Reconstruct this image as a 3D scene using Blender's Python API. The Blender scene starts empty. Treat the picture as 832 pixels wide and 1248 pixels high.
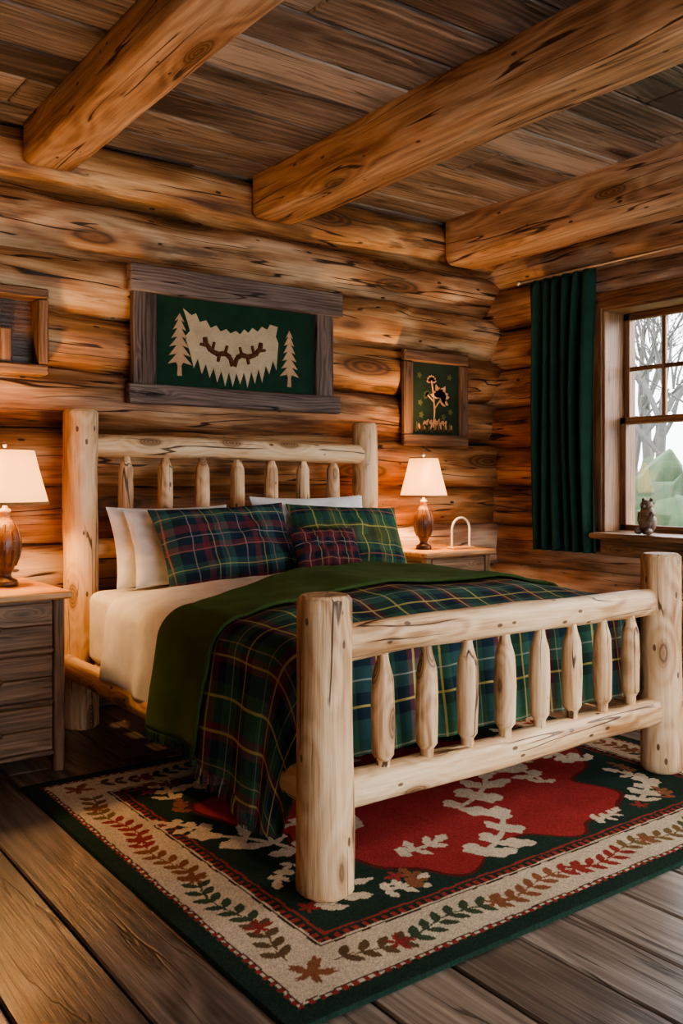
import bpy, math, random
import numpy as np
from mathutils import Vector, Matrix, noise
random.seed(7)
scene = bpy.context.scene
C = bpy.context.scene.collection

# ------------------------------------------------------------------ nodes
class NT:
    def __init__(s, name):
        s.m = bpy.data.materials.new(name); s.m.use_nodes = True
        s.t = s.m.node_tree; s.t.nodes.clear()
        s.out = s.n('ShaderNodeOutputMaterial')
        s.b = s.n('ShaderNodeBsdfPrincipled')
        s.l(s.b.outputs[0], s.out.inputs[0])
    def n(s, typ, **kw):
        nd = s.t.nodes.new(typ)
        for k, v in kw.items(): setattr(nd, k, v)
        return nd
    def l(s, a, b): s.t.links.new(a, b)
    def set(s, sock, v):
        if isinstance(v, bpy.types.NodeSocket): s.l(v, sock)
        else: sock.default_value = v
    def math(s, op, a, b=0.0, c=None, clamp=False):
        nd = s.n('ShaderNodeMath', operation=op); nd.use_clamp = clamp
        s.set(nd.inputs[0], a); s.set(nd.inputs[1], b)
        if c is not None: s.set(nd.inputs[2], c)
        return nd.outputs[0]
    def vmul(s, v, sc):
        nd = s.n('ShaderNodeVectorMath', operation='MULTIPLY'); s.set(nd.inputs[0], v); nd.inputs[1].default_value = sc
        return nd.outputs[0]
    def vadd(s, a, b):
        nd = s.n('ShaderNodeVectorMath', operation='ADD'); s.set(nd.inputs[0], a); s.set(nd.inputs[1], b)
        return nd.outputs[0]
    def noise(s, v, scale=1, detail=3, rough=.55, color=False):
        nd = s.n('ShaderNodeTexNoise'); s.set(nd.inputs['Vector'], v)
        nd.inputs['Scale'].default_value = scale; nd.inputs['Detail'].default_value = detail
        nd.inputs['Roughness'].default_value = rough
        return nd.outputs['Color'] if color else nd.outputs['Fac']
    def ramp(s, f, stops, interp='LINEAR'):
        nd = s.n('ShaderNodeValToRGB'); cr = nd.color_ramp; cr.interpolation = interp
        while len(cr.elements) > 1: cr.elements.remove(cr.elements[-1])
        cr.elements[0].position = stops[0][0]; cr.elements[0].color = (*stops[0][1], 1)
        for p, c in stops[1:]:
            e = cr.elements.new(p); e.color = (*c, 1)
        s.set(nd.inputs[0], f); return nd.outputs[0]
    def mix(s, f, a, b, blend='MIX'):
        nd = s.n('ShaderNodeMix', data_type='RGBA', blend_type=blend)
        s.set(nd.inputs[0], f)
        for i, v in ((6, a), (7, b)):
            if isinstance(v, tuple) and len(v) == 3: v = (*v, 1)
            s.set(nd.inputs[i], v)
        return nd.outputs[2]
    def attr(s, name, out='Vector'):
        nd = s.n('ShaderNodeAttribute', attribute_name=name); return nd.outputs[out]
    def smooth(s, v, lo, hi, a=0.0, b=1.0):
        nd = s.n('ShaderNodeMapRange', interpolation_type='SMOOTHSTEP')
        s.set(nd.inputs[0], v); nd.inputs[1].default_value = lo; nd.inputs[2].default_value = hi
        nd.inputs[3].default_value = a; nd.inputs[4].default_value = b
        return nd.outputs[0]
    def bump(s, h, strength=.3, dist=.01):
        nd = s.n('ShaderNodeBump'); nd.inputs['Strength'].default_value = strength
        nd.inputs['Distance'].default_value = dist; s.set(nd.inputs['Height'], h)
        s.l(nd.outputs[0], s.b.inputs['Normal'])

def wood(name, dark, mid, light, ringf=55, knot=(1.6, 5.5, .16), crack=.6, rough=.55, var=.35,
         bump=.35, blotch=.0, blotchcol=(.05, .02, .01), coat=0, cw=.020, ck=(.9, 16), st=.55, gate=.47, br=.85, dots=None, grey=0):
    N = NT(name)
    co = N.attr('wco'); rnd = N.attr('rnd', 'Fac')
    w = N.noise(N.vmul(co, (1.3, 4, 4)), 1, 2, .5, True)
    w = N.vmul(N.vadd(w, (-.5, -.5, -.5)), (0, .07, .07))
    vor = N.n('ShaderNodeTexVoronoi'); vor.feature = 'F1'
    N.set(vor.inputs['Vector'], N.vmul(co, (knot[0], knot[1], knot[1]))); vor.inputs['Scale'].default_value = 1
    kd = vor.outputs['Distance']
    sep = N.n('ShaderNodeSeparateXYZ'); N.l(N.vadd(co, w), sep.inputs[0])
    rad = N.math('SQRT', N.math('ADD', N.math('MULTIPLY', sep.outputs[1], sep.outputs[1]),
                                N.math('MULTIPLY', sep.outputs[2], sep.outputs[2])))
    kwarp = N.smooth(kd, knot[2] * 2.6, 0, 0, .06)
    rad = N.math('ADD', rad, kwarp)
    ring = N.math('SINE', N.math('MULTIPLY', rad, ringf * 6.283))
    ring = N.math('MULTIPLY_ADD', ring, .5, .5)
    streak = N.noise(N.vmul(co, (2.5, 60, 60)), 1, 3, .65)
    broad = N.noise(N.vmul(co, (.9, 6, 6)), 1, 3, .6)
    f = N.math('MULTIPLY', broad, br)
    f = N.math('MULTIPLY_ADD', ring, .15, f)
    f = N.math('MULTIPLY_ADD', streak, st, f)
    f = N.math('MULTIPLY_ADD', rnd, var * .5, f)
    f = N.math('SUBTRACT', f, .26 + (br - .85) * .5 + (st - .5) * .5 + var * .25)
    col = N.ramp(f, [(.25, dark), (.48, mid), (.74, light)])
    if grey:
        gm = N.math('MULTIPLY', N.smooth(N.math('ADD', N.math('FRACT', N.math('MULTIPLY', rnd, 7.3)), N.math('MULTIPLY', broad, .5)), .5, 1.2), grey)
        hs = N.n('ShaderNodeHueSaturation'); hs.inputs['Saturation'].default_value = .55; hs.inputs['Value'].default_value = .92
        N.l(col, hs.inputs['Color']); col = N.mix(gm, col, hs.outputs[0])
    if blotch > 0:
        bl = N.noise(N.vmul(co, (1.0, 8, 8)), 1.3, 4, .7)
        bl = N.math('MULTIPLY', N.smooth(bl, .54, .66), blotch)
        col = N.mix(bl, col, blotchcol)
    ks = N.smooth(kd, knot[2], knot[2] * .6)
    kr = N.smooth(kd, knot[2] * 2.0, knot[2] * .8)
    col = N.mix(N.math('MULTIPLY', kr, .45), col, tuple(.5 * a + .5 * b for a, b in zip(dark, mid)))
    kin = N.ramp(N.math('FRACT', N.math('MULTIPLY', kd, 4.5 / knot[2])), [(0, tuple(.3 * a for a in dark)), (.5, tuple(.6 * a + .3 * b for a, b in zip(dark, mid))), (1, tuple(.3 * a for a in dark))])
    col = N.mix(N.math('MULTIPLY', ks, .9), col, kin)
    if dots:
        v2 = N.n('ShaderNodeTexVoronoi'); N.set(v2.inputs['Vector'], N.vmul(co, (dots[0], dots[1], dots[1]))); v2.inputs['Scale'].default_value = 1
        d2 = N.smooth(v2.outputs['Distance'], dots[2], dots[2] * .7)
        col = N.mix(N.math('MULTIPLY', d2, .9), col, tuple(.25 * a for a in dark))
    cn = N.noise(N.vmul(co, (ck[0], ck[1], ck[1])), 1, 2, .4)
    cn = N.math('ABSOLUTE', N.math('SUBTRACT', cn, .5))
    cm = N.smooth(cn, cw, cw * .3)
    gt = N.smooth(N.noise(N.vmul(co, (1.7, 6, 6)), 1.0, 1), gate, gate + .06)
    cm = N.math('MULTIPLY', cm, gt)
    cm = N.math('MULTIPLY', cm, crack)
    col = N.mix(cm, col, tuple(.22 * a for a in dark))
    N.l(col, N.b.inputs['Base Color'])
    N.b.inputs['Roughness'].default_value = rough
    if coat:
        N.b.inputs['Coat Weight'].default_value = coat; N.b.inputs['Coat Roughness'].default_value = .25
    h = N.math('MULTIPLY_ADD', cm, -1.6, streak)
    N.bump(h, bump, .012)
    return N.m

def plain(name, col, rough=.6, metal=0, nscale=0, namt=.3, bump=0, sheen=0):
    N = NT(name)
    if nscale:
        tc = N.n('ShaderNodeTexCoord')
        n = N.noise(tc.outputs['Object'], nscale, 4, .6)
        c = N.mix(n, tuple(x * (1 - namt) for x in col), tuple(min(1, x * (1 + namt)) for x in col))
        N.l(c, N.b.inputs['Base Color'])
        if bump: N.bump(n, bump, .01)
    else:
        N.b.inputs['Base Color'].default_value = (*col, 1)
    N.b.inputs['Roughness'].default_value = rough
    N.b.inputs['Metallic'].default_value = metal
    N.b.inputs['Sheen Weight'].default_value = sheen
    return N.m

def fabric(name, col, sheen=.3, wv=420):
    N = NT(name)
    tc = N.attr('fuv')
    n = N.noise(tc, 9, 3, .6); n2 = N.noise(tc, wv, 1, .6)
    f = N.math('MULTIPLY_ADD', n2, .6, N.math('MULTIPLY', n, .4))
    c = N.ramp(f, [(.3, tuple(x * .65 for x in col)), (.7, tuple(min(1, x * 1.3) for x in col))])
    N.l(c, N.b.inputs['Base Color']); N.b.inputs['Roughness'].default_value = .95
    N.b.inputs['Sheen Weight'].default_value = sheen; N.b.inputs['Sheen Tint'].default_value = (*[min(1, x * 5) for x in col], 1)
    N.b.inputs['Specular IOR Level'].default_value = .2
    N.bump(n2, .3, .004)
    return N.m

def plaid(name, period, stu, stv, thin, gain=1.0):
    N = NT(name)
    sep = N.n('ShaderNodeSeparateXYZ'); N.l(N.attr('fuv'), sep.inputs[0])
    fr = []
    for i in range(2):
        fr.append(N.math('FRACT', N.math('ADD', N.math('DIVIDE', sep.outputs[i], period), 20.0)))
    cu = N.ramp(fr[0], stu, 'CONSTANT'); cv = N.ramp(fr[1], stv, 'CONSTANT')
    tw = N.math('FRACT', N.math('MULTIPLY', N.math('ADD', sep.outputs[0], sep.outputs[1]), 160))
    tw = N.smooth(tw, .3, .7, .38, .62)
    col = N.mix(tw, cu, cv)
    for p, w, c, ax, st in thin:
        d = N.math('ABSOLUTE', N.math('SUBTRACT', fr[ax], p))
        m = N.math('MULTIPLY', N.smooth(d, w, w * .6), st)
        col = N.mix(m, col, c)
    n = N.noise(N.attr('fuv'), 300, 1, .6)
    n1 = N.noise(N.attr('fuv'), 12, 2, .6)
    k = N.math('MULTIPLY', N.math('MULTIPLY_ADD', n, .9, N.math('MULTIPLY_ADD', n1, .5, .3)), gain)
    sc = N.n('ShaderNodeVectorMath', operation='SCALE'); N.l(col, sc.inputs[0]); N.l(k, sc.inputs['Scale'])
    N.l(sc.outputs[0], N.b.inputs['Base Color'])
    N.b.inputs['Roughness'].default_value = .95; N.b.inputs['Specular IOR Level'].default_value = .15
    N.bump(n, .35, .004)
    return N.m

# ------------------------------------------------------------------ mesh builder
class MB:
    def __init__(s):
        s.V = []; s.F = []; s.M = []; s.S = []; s.W = []; s.R = []; s.U = []
    def add(s, verts, faces, mat=0, wco=None, rnd=None, smooth=True, uv=None):
        o = len(s.V); r = random.random() if rnd is None else rnd
        s.V += [tuple(v) for v in verts]
        s.F += [tuple(i + o for i in f) for f in faces]
        s.M += [mat] * len(faces); s.S += [smooth] * len(faces)
        s.W += [tuple(w) for w in (wco if wco is not None else verts)]
        s.U += [tuple(u) if len(u) == 3 else (u[0], u[1], 0) for u in (uv if uv is not None else verts)]
        s.R += [r] * len(verts)
    def build(s, name, mats, recalc=True, parent=None):
        me = bpy.data.meshes.new(name); me.from_pydata(s.V, [], s.F)
        for m in mats: me.materials.append(m)
        me.polygons.foreach_set('material_index', s.M); me.polygons.foreach_set('use_smooth', s.S)
        a = me.attributes.new('wco', 'FLOAT_VECTOR', 'POINT'); a.data.foreach_set('vector', np.array(s.W, dtype=np.float32).ravel())
        a = me.attributes.new('fuv', 'FLOAT_VECTOR', 'POINT'); a.data.foreach_set('vector', np.array(s.U, dtype=np.float32).ravel())
        a = me.attributes.new('rnd', 'FLOAT', 'POINT'); a.data.foreach_set('value', np.array(s.R, dtype=np.float32))
        if recalc:
            import bmesh
            bm = bmesh.new(); bm.from_mesh(me); bmesh.ops.recalc_face_normals(bm, faces=bm.faces); bm.to_mesh(me); bm.free()
        me.update()
        ob = bpy.data.objects.new(name, me); C.objects.link(ob)
        return ob

def frame(d, up=None):
    d = d.normalized()
    if up is None: up = Vector((0, 0, 1)) if abs(d.z) < .9 else Vector((1, 0, 0))
    u = d.cross(up).normalized(); w = u.cross(d).normalized()
    return d, u, w

def log(mb, p0, p1, r0, r1=None, mat=0, seg=22, step=.08, irr=.05, bow=0., shape=None, prof=None,
        endround=.015, fq=3.0, rnd=None, lump=0.0, roll=0):
    p0 = Vector(p0); p1 = Vector(p1); L = (p1 - p0).length
    if r1 is None: r1 = r0
    d, u, w = frame(p1 - p0)
    if roll: u, w = u * math.cos(roll) + w * math.sin(roll), w * math.cos(roll) - u * math.sin(roll)
    sd = random.uniform(0, 500)
    n = max(2, int(L / step)); ts = [i / n for i in range(n + 1)]
    rings = [(0, .0 + max(0, 1 - endround / (r0 + 1e-6)))] if endround else []
    for t in ts:
        tt = min(max(t, (endround / L) if endround else 0), 1 - ((endround / L) if endround else 0))
        rings.append((tt, 1))
    if endround: rings.append((1, max(0, 1 - endround / (r1 + 1e-6))))
    V = []; W = []
    for t, k in rings:
        s = t * L
        r = r0 + (r1 - r0) * t
        if prof:
            for (a, va), (b, vb) in zip(prof[:-1], prof[1:]):
                if a <= t <= b: r *= va + (vb - va) * (t - a) / (b - a + 1e-9); break
        bx = bow * noise.noise(Vector((s * .55 + sd, 0, 0))); bz = bow * noise.noise(Vector((s * .55, sd, 3)))
        for j in range(seg):
            th = 2 * math.pi * j / seg; c, sn = math.cos(th), math.sin(th)
            if shape:
                a, b, pw = shape
                x = a * math.copysign(abs(c) ** (2 / pw), c); y = b * math.copysign(abs(sn) ** (2 / pw), sn)
            else: x, y = c * r, sn * r
            nn = noise.noise(Vector((s * fq + sd, c * 1.3, sn * 1.3 + sd)))
            q = k * (1 + irr * nn * 1.6)
            if lump:
                l2 = noise.noise(Vector((s * 1.6 + sd * 2, c * .9 + 5, sn * .9)))
                q *= 1 + lump * max(0, l2 - .25) * 2
            x *= q; y *= q
            P = p0 + d * s + u * (x + bx) + w * (y + bz)
            V.append(P); W.append((s + sd, x, y))
    nr = len(rings); F = []
    for i in range(nr - 1):
        for j in range(seg):
            a = i * seg + j; b = i * seg + (j + 1) % seg
            F.append((a, b, b + seg, a + seg))
    r_ = random.random() if rnd is None else rnd
    mb.add(V, F, mat, W, r_)
    for e, base in ((0, 0), (1, (nr - 1) * seg)):
        vv = [V[base + j] for j in range(seg)]; ww = [W[base + j] for j in range(seg)]
        cpt = sum(vv, Vector()) / seg; cw = tuple(sum(q[i] for q in ww) / seg for i in range(3))
        mb.add(vv + [cpt], [(j, (j + 1) % seg, seg) for j in range(seg)], mat, ww + [cw], r_, smooth=False)

def box(mb, lo, hi, mat=0, axis=0, bev=.004, rnd=None, M=None):
    lo = list(lo); hi = list(hi)
    c = [(a + b) / 2 for a, b in zip(lo, hi)]; h = [(b - a) / 2 for a, b in zip(lo, hi)]
    bev = min(bev, min(h) * .9)
    sg = [(x, y, z) for x in (-1, 1) for y in (-1, 1) for z in (-1, 1)]
    V = []
    for s in sg:
        for a in range(3):
            V.append([s[i] * (h[i] - (0 if i == a else bev)) for i in range(3)])
    idx = {s: i * 3 for i, s in enumerate(sg)}
    F = []
    for a in range(3):
        o = [i for i in range(3) if i != a]
        for s in (-1, 1):
            q = []
            for p, r in ((-1, -1), (1, -1), (1, 1), (-1, 1)):
                k = [0, 0, 0]; k[a] = s; k[o[0]] = p; k[o[1]] = r; q.append(idx[tuple(k)] + a)
            F.append(q)
        for p in (-1, 1):
            for r in (-1, 1):
                k1 = [0, 0, 0]; k1[a] = -1; k1[o[0]] = p; k1[o[1]] = r; k2 = list(k1); k2[a] = 1
                F.append([idx[tuple(k1)] + o[0], idx[tuple(k2)] + o[0], idx[tuple(k2)] + o[1], idx[tuple(k1)] + o[1]])
    for s in sg: F.append([idx[s], idx[s] + 1, idx[s] + 2])
    o = [(axis + 1) % 3, (axis + 2) % 3]; sd = random.uniform(0, 500)
    o1, o2 = random.uniform(-.06, .06), random.uniform(.04, .16)
    if h[o[0]] < h[o[1]]: o1, o2 = o2, o1
    W = [(v[axis] + sd, v[o[0]] + o1, v[o[1]] + o2) for v in V]
    P = [Vector((v[0] + c[0], v[1] + c[1], v[2] + c[2])) for v in V]
    if M is not None: P = [M @ p for p in P]
    mb.add(P, F, mat, W, rnd, smooth=False)

def lathe(mb, cx, cy, prof, mat=0, seg=32, close=True):
    V = []; W = []; F = []; U = []
    sd = random.uniform(0, 100)
    for r, z in prof:
        for j in range(seg):
            th = 2 * math.pi * j / seg
            V.append((cx + r * math.cos(th), cy + r * math.sin(th), z)); W.append((z + sd, r * math.cos(th), r * math.sin(th)))
            U.append((th * .15, z, 0))
    for i in range(len(prof) - 1):
        for j in range(seg):
            a = i * seg + j; b = i * seg + (j + 1) % seg; F.append((a, b, b + seg, a + seg))
    if close:
        F.append(tuple(range(seg))); F.append(tuple(range((len(prof) - 1) * seg, len(prof) * seg)))
    mb.add(V, F, mat, W, None, True, U)

def ellip(mb, c, r, mat=0, rot=None, nu=14, nv=20, nz=0.0):
    V = []; F = []; sd = random.uniform(0, 99)
    R = rot or Matrix.Identity(3)
    for i in range(nu + 1):
        ph = math.pi * i / nu
        for j in range(nv):
            th = 2 * math.pi * j / nv
            v = Vector((math.sin(ph) * math.cos(th), math.sin(ph) * math.sin(th), math.cos(ph)))
            k = 1 + nz * noise.noise(v * 2.3 + Vector((sd, 0, 0)))
            V.append(Vector(c) + R @ Vector((v.x * r[0] * k, v.y * r[1] * k, v.z * r[2] * k)))
    for i in range(nu):
        for j in range(nv):
            a = i * nv + j; b = i * nv + (j + 1) % nv; F.append((a, b, b + nv, a + nv))
    mb.add(V, F, mat)

def prism(mb, pts, org, ux, uy, nrm, th, mat=0):
    org = Vector(org); ux = Vector(ux); uy = Vector(uy); nrm = Vector(nrm)
    a = [org + ux * p[0] + uy * p[1] for p in pts]; b = [p + nrm * th for p in a]; n = len(pts)
    F = [tuple(range(n, 2 * n)), tuple(range(n))] + [(i, (i + 1) % n, (i + 1) % n + n, i + n) for i in range(n)]
    mb.add(a + b, F, mat, smooth=False)

# ------------------------------------------------------------------ materials
M_wall = wood('log_wall_wood', (.12, .044, .017), (.50, .235, .09), (.86, .56, .30), 28, (.85, 3.2, .27), .95, .45, .35, .5, .65, (.075, .034, .017), cw=.016, ck=(.6, 12), st=.5, gate=.43, br=1.0, dots=(4, 9, .10), grey=.7)
M_beam = wood('beam_wood', (.24, .10, .038), (.58, .30, .13), (.84, .55, .30), 40, (1.2, 4.0, .2), .95, .48, .2, .4, .35, (.17, .08, .035), cw=.015, ck=(.55, 12), st=.5, gate=.44, dots=(5, 11, .11), grey=.5)
M_ceil = wood('ceiling_plank_wood', (.065, .045, .035), (.24, .175, .135), (.48, .38, .30), 34, (1.0, 4.5, .24), .7, .45, 1.0, .35, .45, (.055, .040, .031), st=.5, grey=.4)
M_floor = wood('floor_plank_wood', (.075, .056, .046), (.22, .168, .135), (.42, .345, .285), 40, (.9, 4.8, .19), .7, .36, .8, .25, .4, (.065, .05, .042), coat=.3, st=.55, grey=.5)
M_pine = wood('pine_log_wood', (.38, .18, .075), (.76, .50, .28), (.88, .68, .45), 42, (3.0, 8.0, .27), .95, .45, .1, .4, .22, (.42, .21, .10), cw=.018, ck=(.8, 14), st=.5, gate=.48, dots=(7, 15, .13))
M_grey = wood('weathered_barn_wood', (.05, .035, .03), (.17, .12, .105), (.33, .25, .22), 60, (1.5, 7, .12), .9, .75, .3, .6, .2, (.04, .03, .025))
M_dark = wood('dark_furniture_wood', (.06, .028, .013), (.21, .108, .052), (.37, .21, .11), 60, (2, 8, .12), .6, .45, .2, .3)
M_top = wood('table_top_wood', (.20, .08, .028), (.48, .235, .09), (.68, .39, .18), 60, (2, 8, .08), .4, .4, .1, .25)
M_frame = wood('window_frame_wood', (.09, .038, .018), (.24, .115, .055), (.39, .22, .115), 70, (1, 6, .05), .2, .45, .1, .2)
M_turn = wood('turned_lamp_wood', (.025, .012, .007), (.08, .036, .018), (.16, .08, .04), 60, (2, 8, .05), .1, .3, .1, .2)
M_chink = plain('dark_chinking', (.02, .011, .007), .9, nscale=20)
M_white = fabric('white_linen', (.90, .90, .91), .05, 500)
M_sheet = fabric('mattress_cotton', (.88, .88, .88), .05, 500)
M_green = fabric('green_wool', (.058, .098, .028), .1)
M_curt = fabric('curtain_cloth', (.018, .058, .040), .1)
M_felt = fabric('green_felt', (.018, .052, .030), .1)
M_felt2 = fabric('dark_green_felt', (.022, .040, .026), .1)
M_cream = fabric('cream_wool', (.58, .45, .30), .1)
M_brownf = fabric('brown_wool', (.12, .05, .025), .1)
M_tan = fabric('tan_wool', (.60, .34, .19), .1)
M_metal = plain('brushed_steel', (.55, .53, .5), .35, .9)
M_whitemetal = plain('ivory_enamel', (.8, .74, .66), .35)
M_bear = wood('carved_bear_wood', (.03, .015, .01), (.13, .075, .05), (.28, .19, .13), 80, (2, 8, .05), .1, .5, .1, .4)
Y_ = (.56, .46, .15)
GR = (.042, .112, .068); NV = (.018, .034, .050); BU = (.17, .036, .046); OL = (.12, .13, .045); TE = (.046, .122, .105)
M_plaid = plaid('plaid_blanket', .46,
    [(0, GR), (.22, NV), (.38, BU), (.5, GR), (.62, NV), (.76, BU), (.9, GR)],
    [(0, NV), (.2, TE), (.4, NV), (.50, BU), (.68, GR), (.85, TE)],
    [(.11, .015, Y_, 0, .65), (.44, .012, Y_, 0, .55), (.56, .008, (.4, .3, .2), 0, .5), (.83, .015, Y_, 0, .6),
     (.1, .012, Y_, 1, .65), (.3, .008, (.5, .5, .42), 1, .4), (.6, .015, Y_, 1, .6), (.76, .008, (.35, .3, .2), 1, .5)], 1.15)
M_plaidA = plaid('plaid_pillow_burgundy', .30,
    [(0, NV), (.30, BU), (.42, NV), (.6, TE), (.86, NV)],
    [(0, NV), (.22, BU), (.36, NV), (.5, TE), (.66, NV), (.88, BU)],
    [(.12, .014, (.34, .28, .30), 0, .55), (.5, .012, Y_, 0, .45), (.7, .012, (.40, .16, .13), 0, .6),
     (.14, .012, (.34, .28, .30), 1, .55), (.56, .012, Y_, 1, .45), (.9, .012, (.40, .16, .13), 1, .6)], 1.1)
M_plaidB = plaid('plaid_pillow_green', .30,
    [(0, GR), (.3, NV), (.45, OL), (.65, GR), (.85, NV)],
    [(0, OL), (.25, GR), (.5, NV), (.65, GR), (.85, OL)],
    [(.15, .018, Y_, 0, .6), (.56, .012, (.3, .3, .2), 0, .6), (.75, .016, Y_, 0, .45),
     (.2, .016, Y_, 1, .6), (.58, .014, (.36, .14, .09), 1, .7), (.8, .012, Y_, 1, .45)], 1.0)
M_plaidC = plaid('plaid_pillow_small', .17,
    [(0, BU), (.3, NV), (.6, BU), (.8, NV)], [(0, NV), (.3, BU), (.6, NV), (.8, BU)],
    [(.15, .022, (.42, .33, .3), 0, .6), (.5, .018, Y_, 0, .5), (.7, .024, (.36, .10, .08), 0, .7),
     (.15, .022, (.42, .33, .3), 1, .6), (.55, .018, (.36, .24, .13), 1, .6)], 1.0)

# ------------------------------------------------------------------ room
WX = 5.2; CZ = 3.30; YB = -1.6; XL = -1.3
w = MB()
sp = .33
for i in range(10):
    z = sp * (i + .5); r = .172 + random.uniform(-.006, .008)
    log(w, (XL - .2, 5.17 + random.uniform(-.02, .015), z), (5.36, 5.17 + random.uniform(-.02, .015), z), r, r * random.uniform(.95, 1.04), 0, seg=36, step=.06,
        irr=.035, bow=.045, lump=.14, fq=1.6)
box(w, (XL - .2, 5.18, 0), (5.5, 5.34, CZ), 1)
w.build('wall_back', [M_wall, M_chink])

WIN = [(3.01, 3.95), (.1, 1.5)]
w = MB(); zb = .99; sp2 = .31
for i in range(-3, 8):
    z0 = zb + sp2 * i; z = z0 + sp2 / 2
    if z0 > CZ - .1: continue
    segs = [(YB, 5.3)] if (z < zb or z > 2.54) else [(YB, .1), (1.5, 3.01), (3.95, 5.3)]
    for a, b in segs:
        r = .162 + random.uniform(-.006, .008)
        log(w, (5.365, a, z), (5.365, b, z), r, None, 0, seg=30, step=.08, irr=.035, bow=.02 if b - a > 2 else .0, lump=.06, fq=2)
for a, b, c, d in [(YB, 5.3, 0, .99), (YB, 5.3, 2.54, CZ), (YB, .1, .99, 2.54), (1.5, 3.01, .99, 2.54), (3.95, 5.3, .99, 2.54)]:
    box(w, (5.37, a, c), (5.42, b, d), 1)
w.build('wall_right', [M_wall, M_chink])

w = MB()
for i in range(10):
    z = sp * (i + .5)
    log(w, (XL - .17, YB, z), (XL - .17, 5.0, z), .176, None, 0, seg=20, step=.2, irr=.04)
box(w, (XL - .22, YB, 0), (XL - .17, 5.2, CZ), 1)
w.build('wall_left', [M_wall, M_chink])

# wall behind the viewer with a wide opening, added to let in daylight fill
DX0, DX1, DZ = .5, 4.9, 2.31
w = MB()
for i in range(10):
    z = sp * (i + .5)
    segs = [(XL - .2, 5.4)] if z > DZ else [(XL - .2, DX0), (DX1, 5.4)]
    for a, b in segs: log(w, (a, YB - .17, z), (b, YB - .17, z), .172, None, 0, seg=20, step=.2, irr=.03)
for a, b, c, d in [(XL - .2, 5.5, DZ, CZ), (XL - .2, DX0, 0, DZ), (DX1, 5.5, 0, DZ)]: box(w, (a, YB - .2, c), (b, YB - .16, d), 1)
w.build('wall_front', [M_wall, M_chink])

w = MB(); x = XL - .2
while x < 5.4:
    wd = random.uniform(.24, .30); y = YB - random.uniform(0, 2)
    while y < 5.15:
        L = random.uniform(2.4, 4.2)
        box(w, (x + .004, max(y, YB - .1), -.03), (min(x + wd - .004, 5.4), min(y + L - .006, 5.15), 0), 0, axis=1, bev=.006) if y + L > YB + .1 else None
        y += L
    x += wd
box(w, (XL - .2, YB - .3, -.08), (5.4, 5.2, -.025), 1)
w.build('floor', [M_floor, M_chink])

w = MB(); y = YB - .1
while y < 5.2:
    wd = random.uniform(.27, .36); x = XL - .2 - random.uniform(0, 2)
    while x < 5.4:
        L = random.uniform(2.2, 4.5)
        box(w, (max(x, XL - .2), y + .006, CZ), (min(x + L - .004, 5.45), y + wd - .006, CZ + .03), 0, axis=0, bev=.009) if x + L > XL else None
        x += L
    y += wd
box(w, (XL - .2, YB - .3, CZ + .02), (5.5, 5.4, CZ + .10), 1)
w.build('ceiling', [M_ceil, M_chink])

for (x0, x1, zb0) in [(1.50, 1.79, 3.09), (2.95, 3.31, 3.04), (4.63, 5.0, 2.97), (.05, .38, 3.08)]:
    w = MB(); cx = (x0 + x1) / 2; hx = (x1 - x0) / 2; zt = CZ + .04; cz = (zb0 + zt) / 2
    log(w, (cx, YB, cz), (cx, 4.98, cz), .2, None, 0, seg=56, step=.09, irr=.022, bow=.02, shape=(hx, (zt - zb0) / 2, 6.5), fq=1.3, endround=.02)
    w.build('ceiling_beam', [M_beam])

# windows
M_glass = NT('window_glass')
tr = M_glass.n('ShaderNodeBsdfTransparent'); gl = M_glass.n('ShaderNodeBsdfGlossy'); gl.inputs['Roughness'].default_value = .02
mx = M_glass.n('ShaderNodeMixShader'); mx.inputs[0].default_value = .06
M_glass.l(tr.outputs[0], mx.inputs[1]); M_glass.l(gl.outputs[0], mx.inputs[2]); M_glass.l(mx.outputs[0], M_glass.out.inputs[0])
M_glass = M_glass.m
for wi, (a, b) in enumerate(WIN):
    w = MB(); z0, z1 = .99, 2.54
    box(w, (5.17, b - .02, z0), (5.52, b + .015, z1), 0, 2); box(w, (5.17, a - .015, z0), (5.52, a + .02, z1), 0, 2)
    box(w, (5.17, a, z1 - .02), (5.52, b, z1 + .015), 0, 1)
    box(w, (5.155, b, z0), (5.19, b + .09, z1 + .10), 0, 2); box(w, (5.155, a - .09, z0), (5.19, a, z1 + .10), 0, 2)
    box(w, (5.15, a - .10, z1 + .0), (5.185, b + .10, z1 + .11), 0, 1)
    box(w, (5.0, a - .14, z0 - .04), (5.40, b - .01, z0), 1, 1, bev=.01)
    box(w, (5.14, a - .10, z0 - .16), (5.18, b + .0, z0 - .04), 1, 1)
    zm = 1.77
    def sash(x, zl, zh, cols, rows):
        y0, y1 = a + .02, b - .02; t = .048
        box(w, (x - .02, y0, zl), (x + .02, y0 + t, zh), 0, 2); box(w, (x - .02, y1 - t, zl), (x + .02, y1, zh), 0, 2)
        box(w, (x - .02, y0, zl), (x + .02, y1, zl + t), 0, 1); box(w, (x - .02, y0, zh - t), (x + .02, y1, zh), 0, 1)
        for i in range(1, cols):
            yy = y0 + t + (y1 - y0 - 2 * t) * i / cols; box(w, (x - .014, yy - .015, zl), (x + .014, yy + .015, zh), 0, 2, .003)
        for i in range(1, rows):
            zz = zl + t + (zh - zl - 2 * t) * i / rows; box(w, (x - .013, y0, zz - .015), (x + .013, y1, zz + .015), 0, 1, .003)
        box(w, (x - .002, y0 + .01, zl + .01), (x + .002, y1 - .01, zh - .01), 2, 1, .0005)
    sash(5.40, zm - .03, z1 - .02, 3, 2)
    sash(5.36, z0, zm + .02, 1, 1)
    w.build('window_%d' % (wi + 1), [M_frame, M_dark, M_glass])
w = MB()
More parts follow.
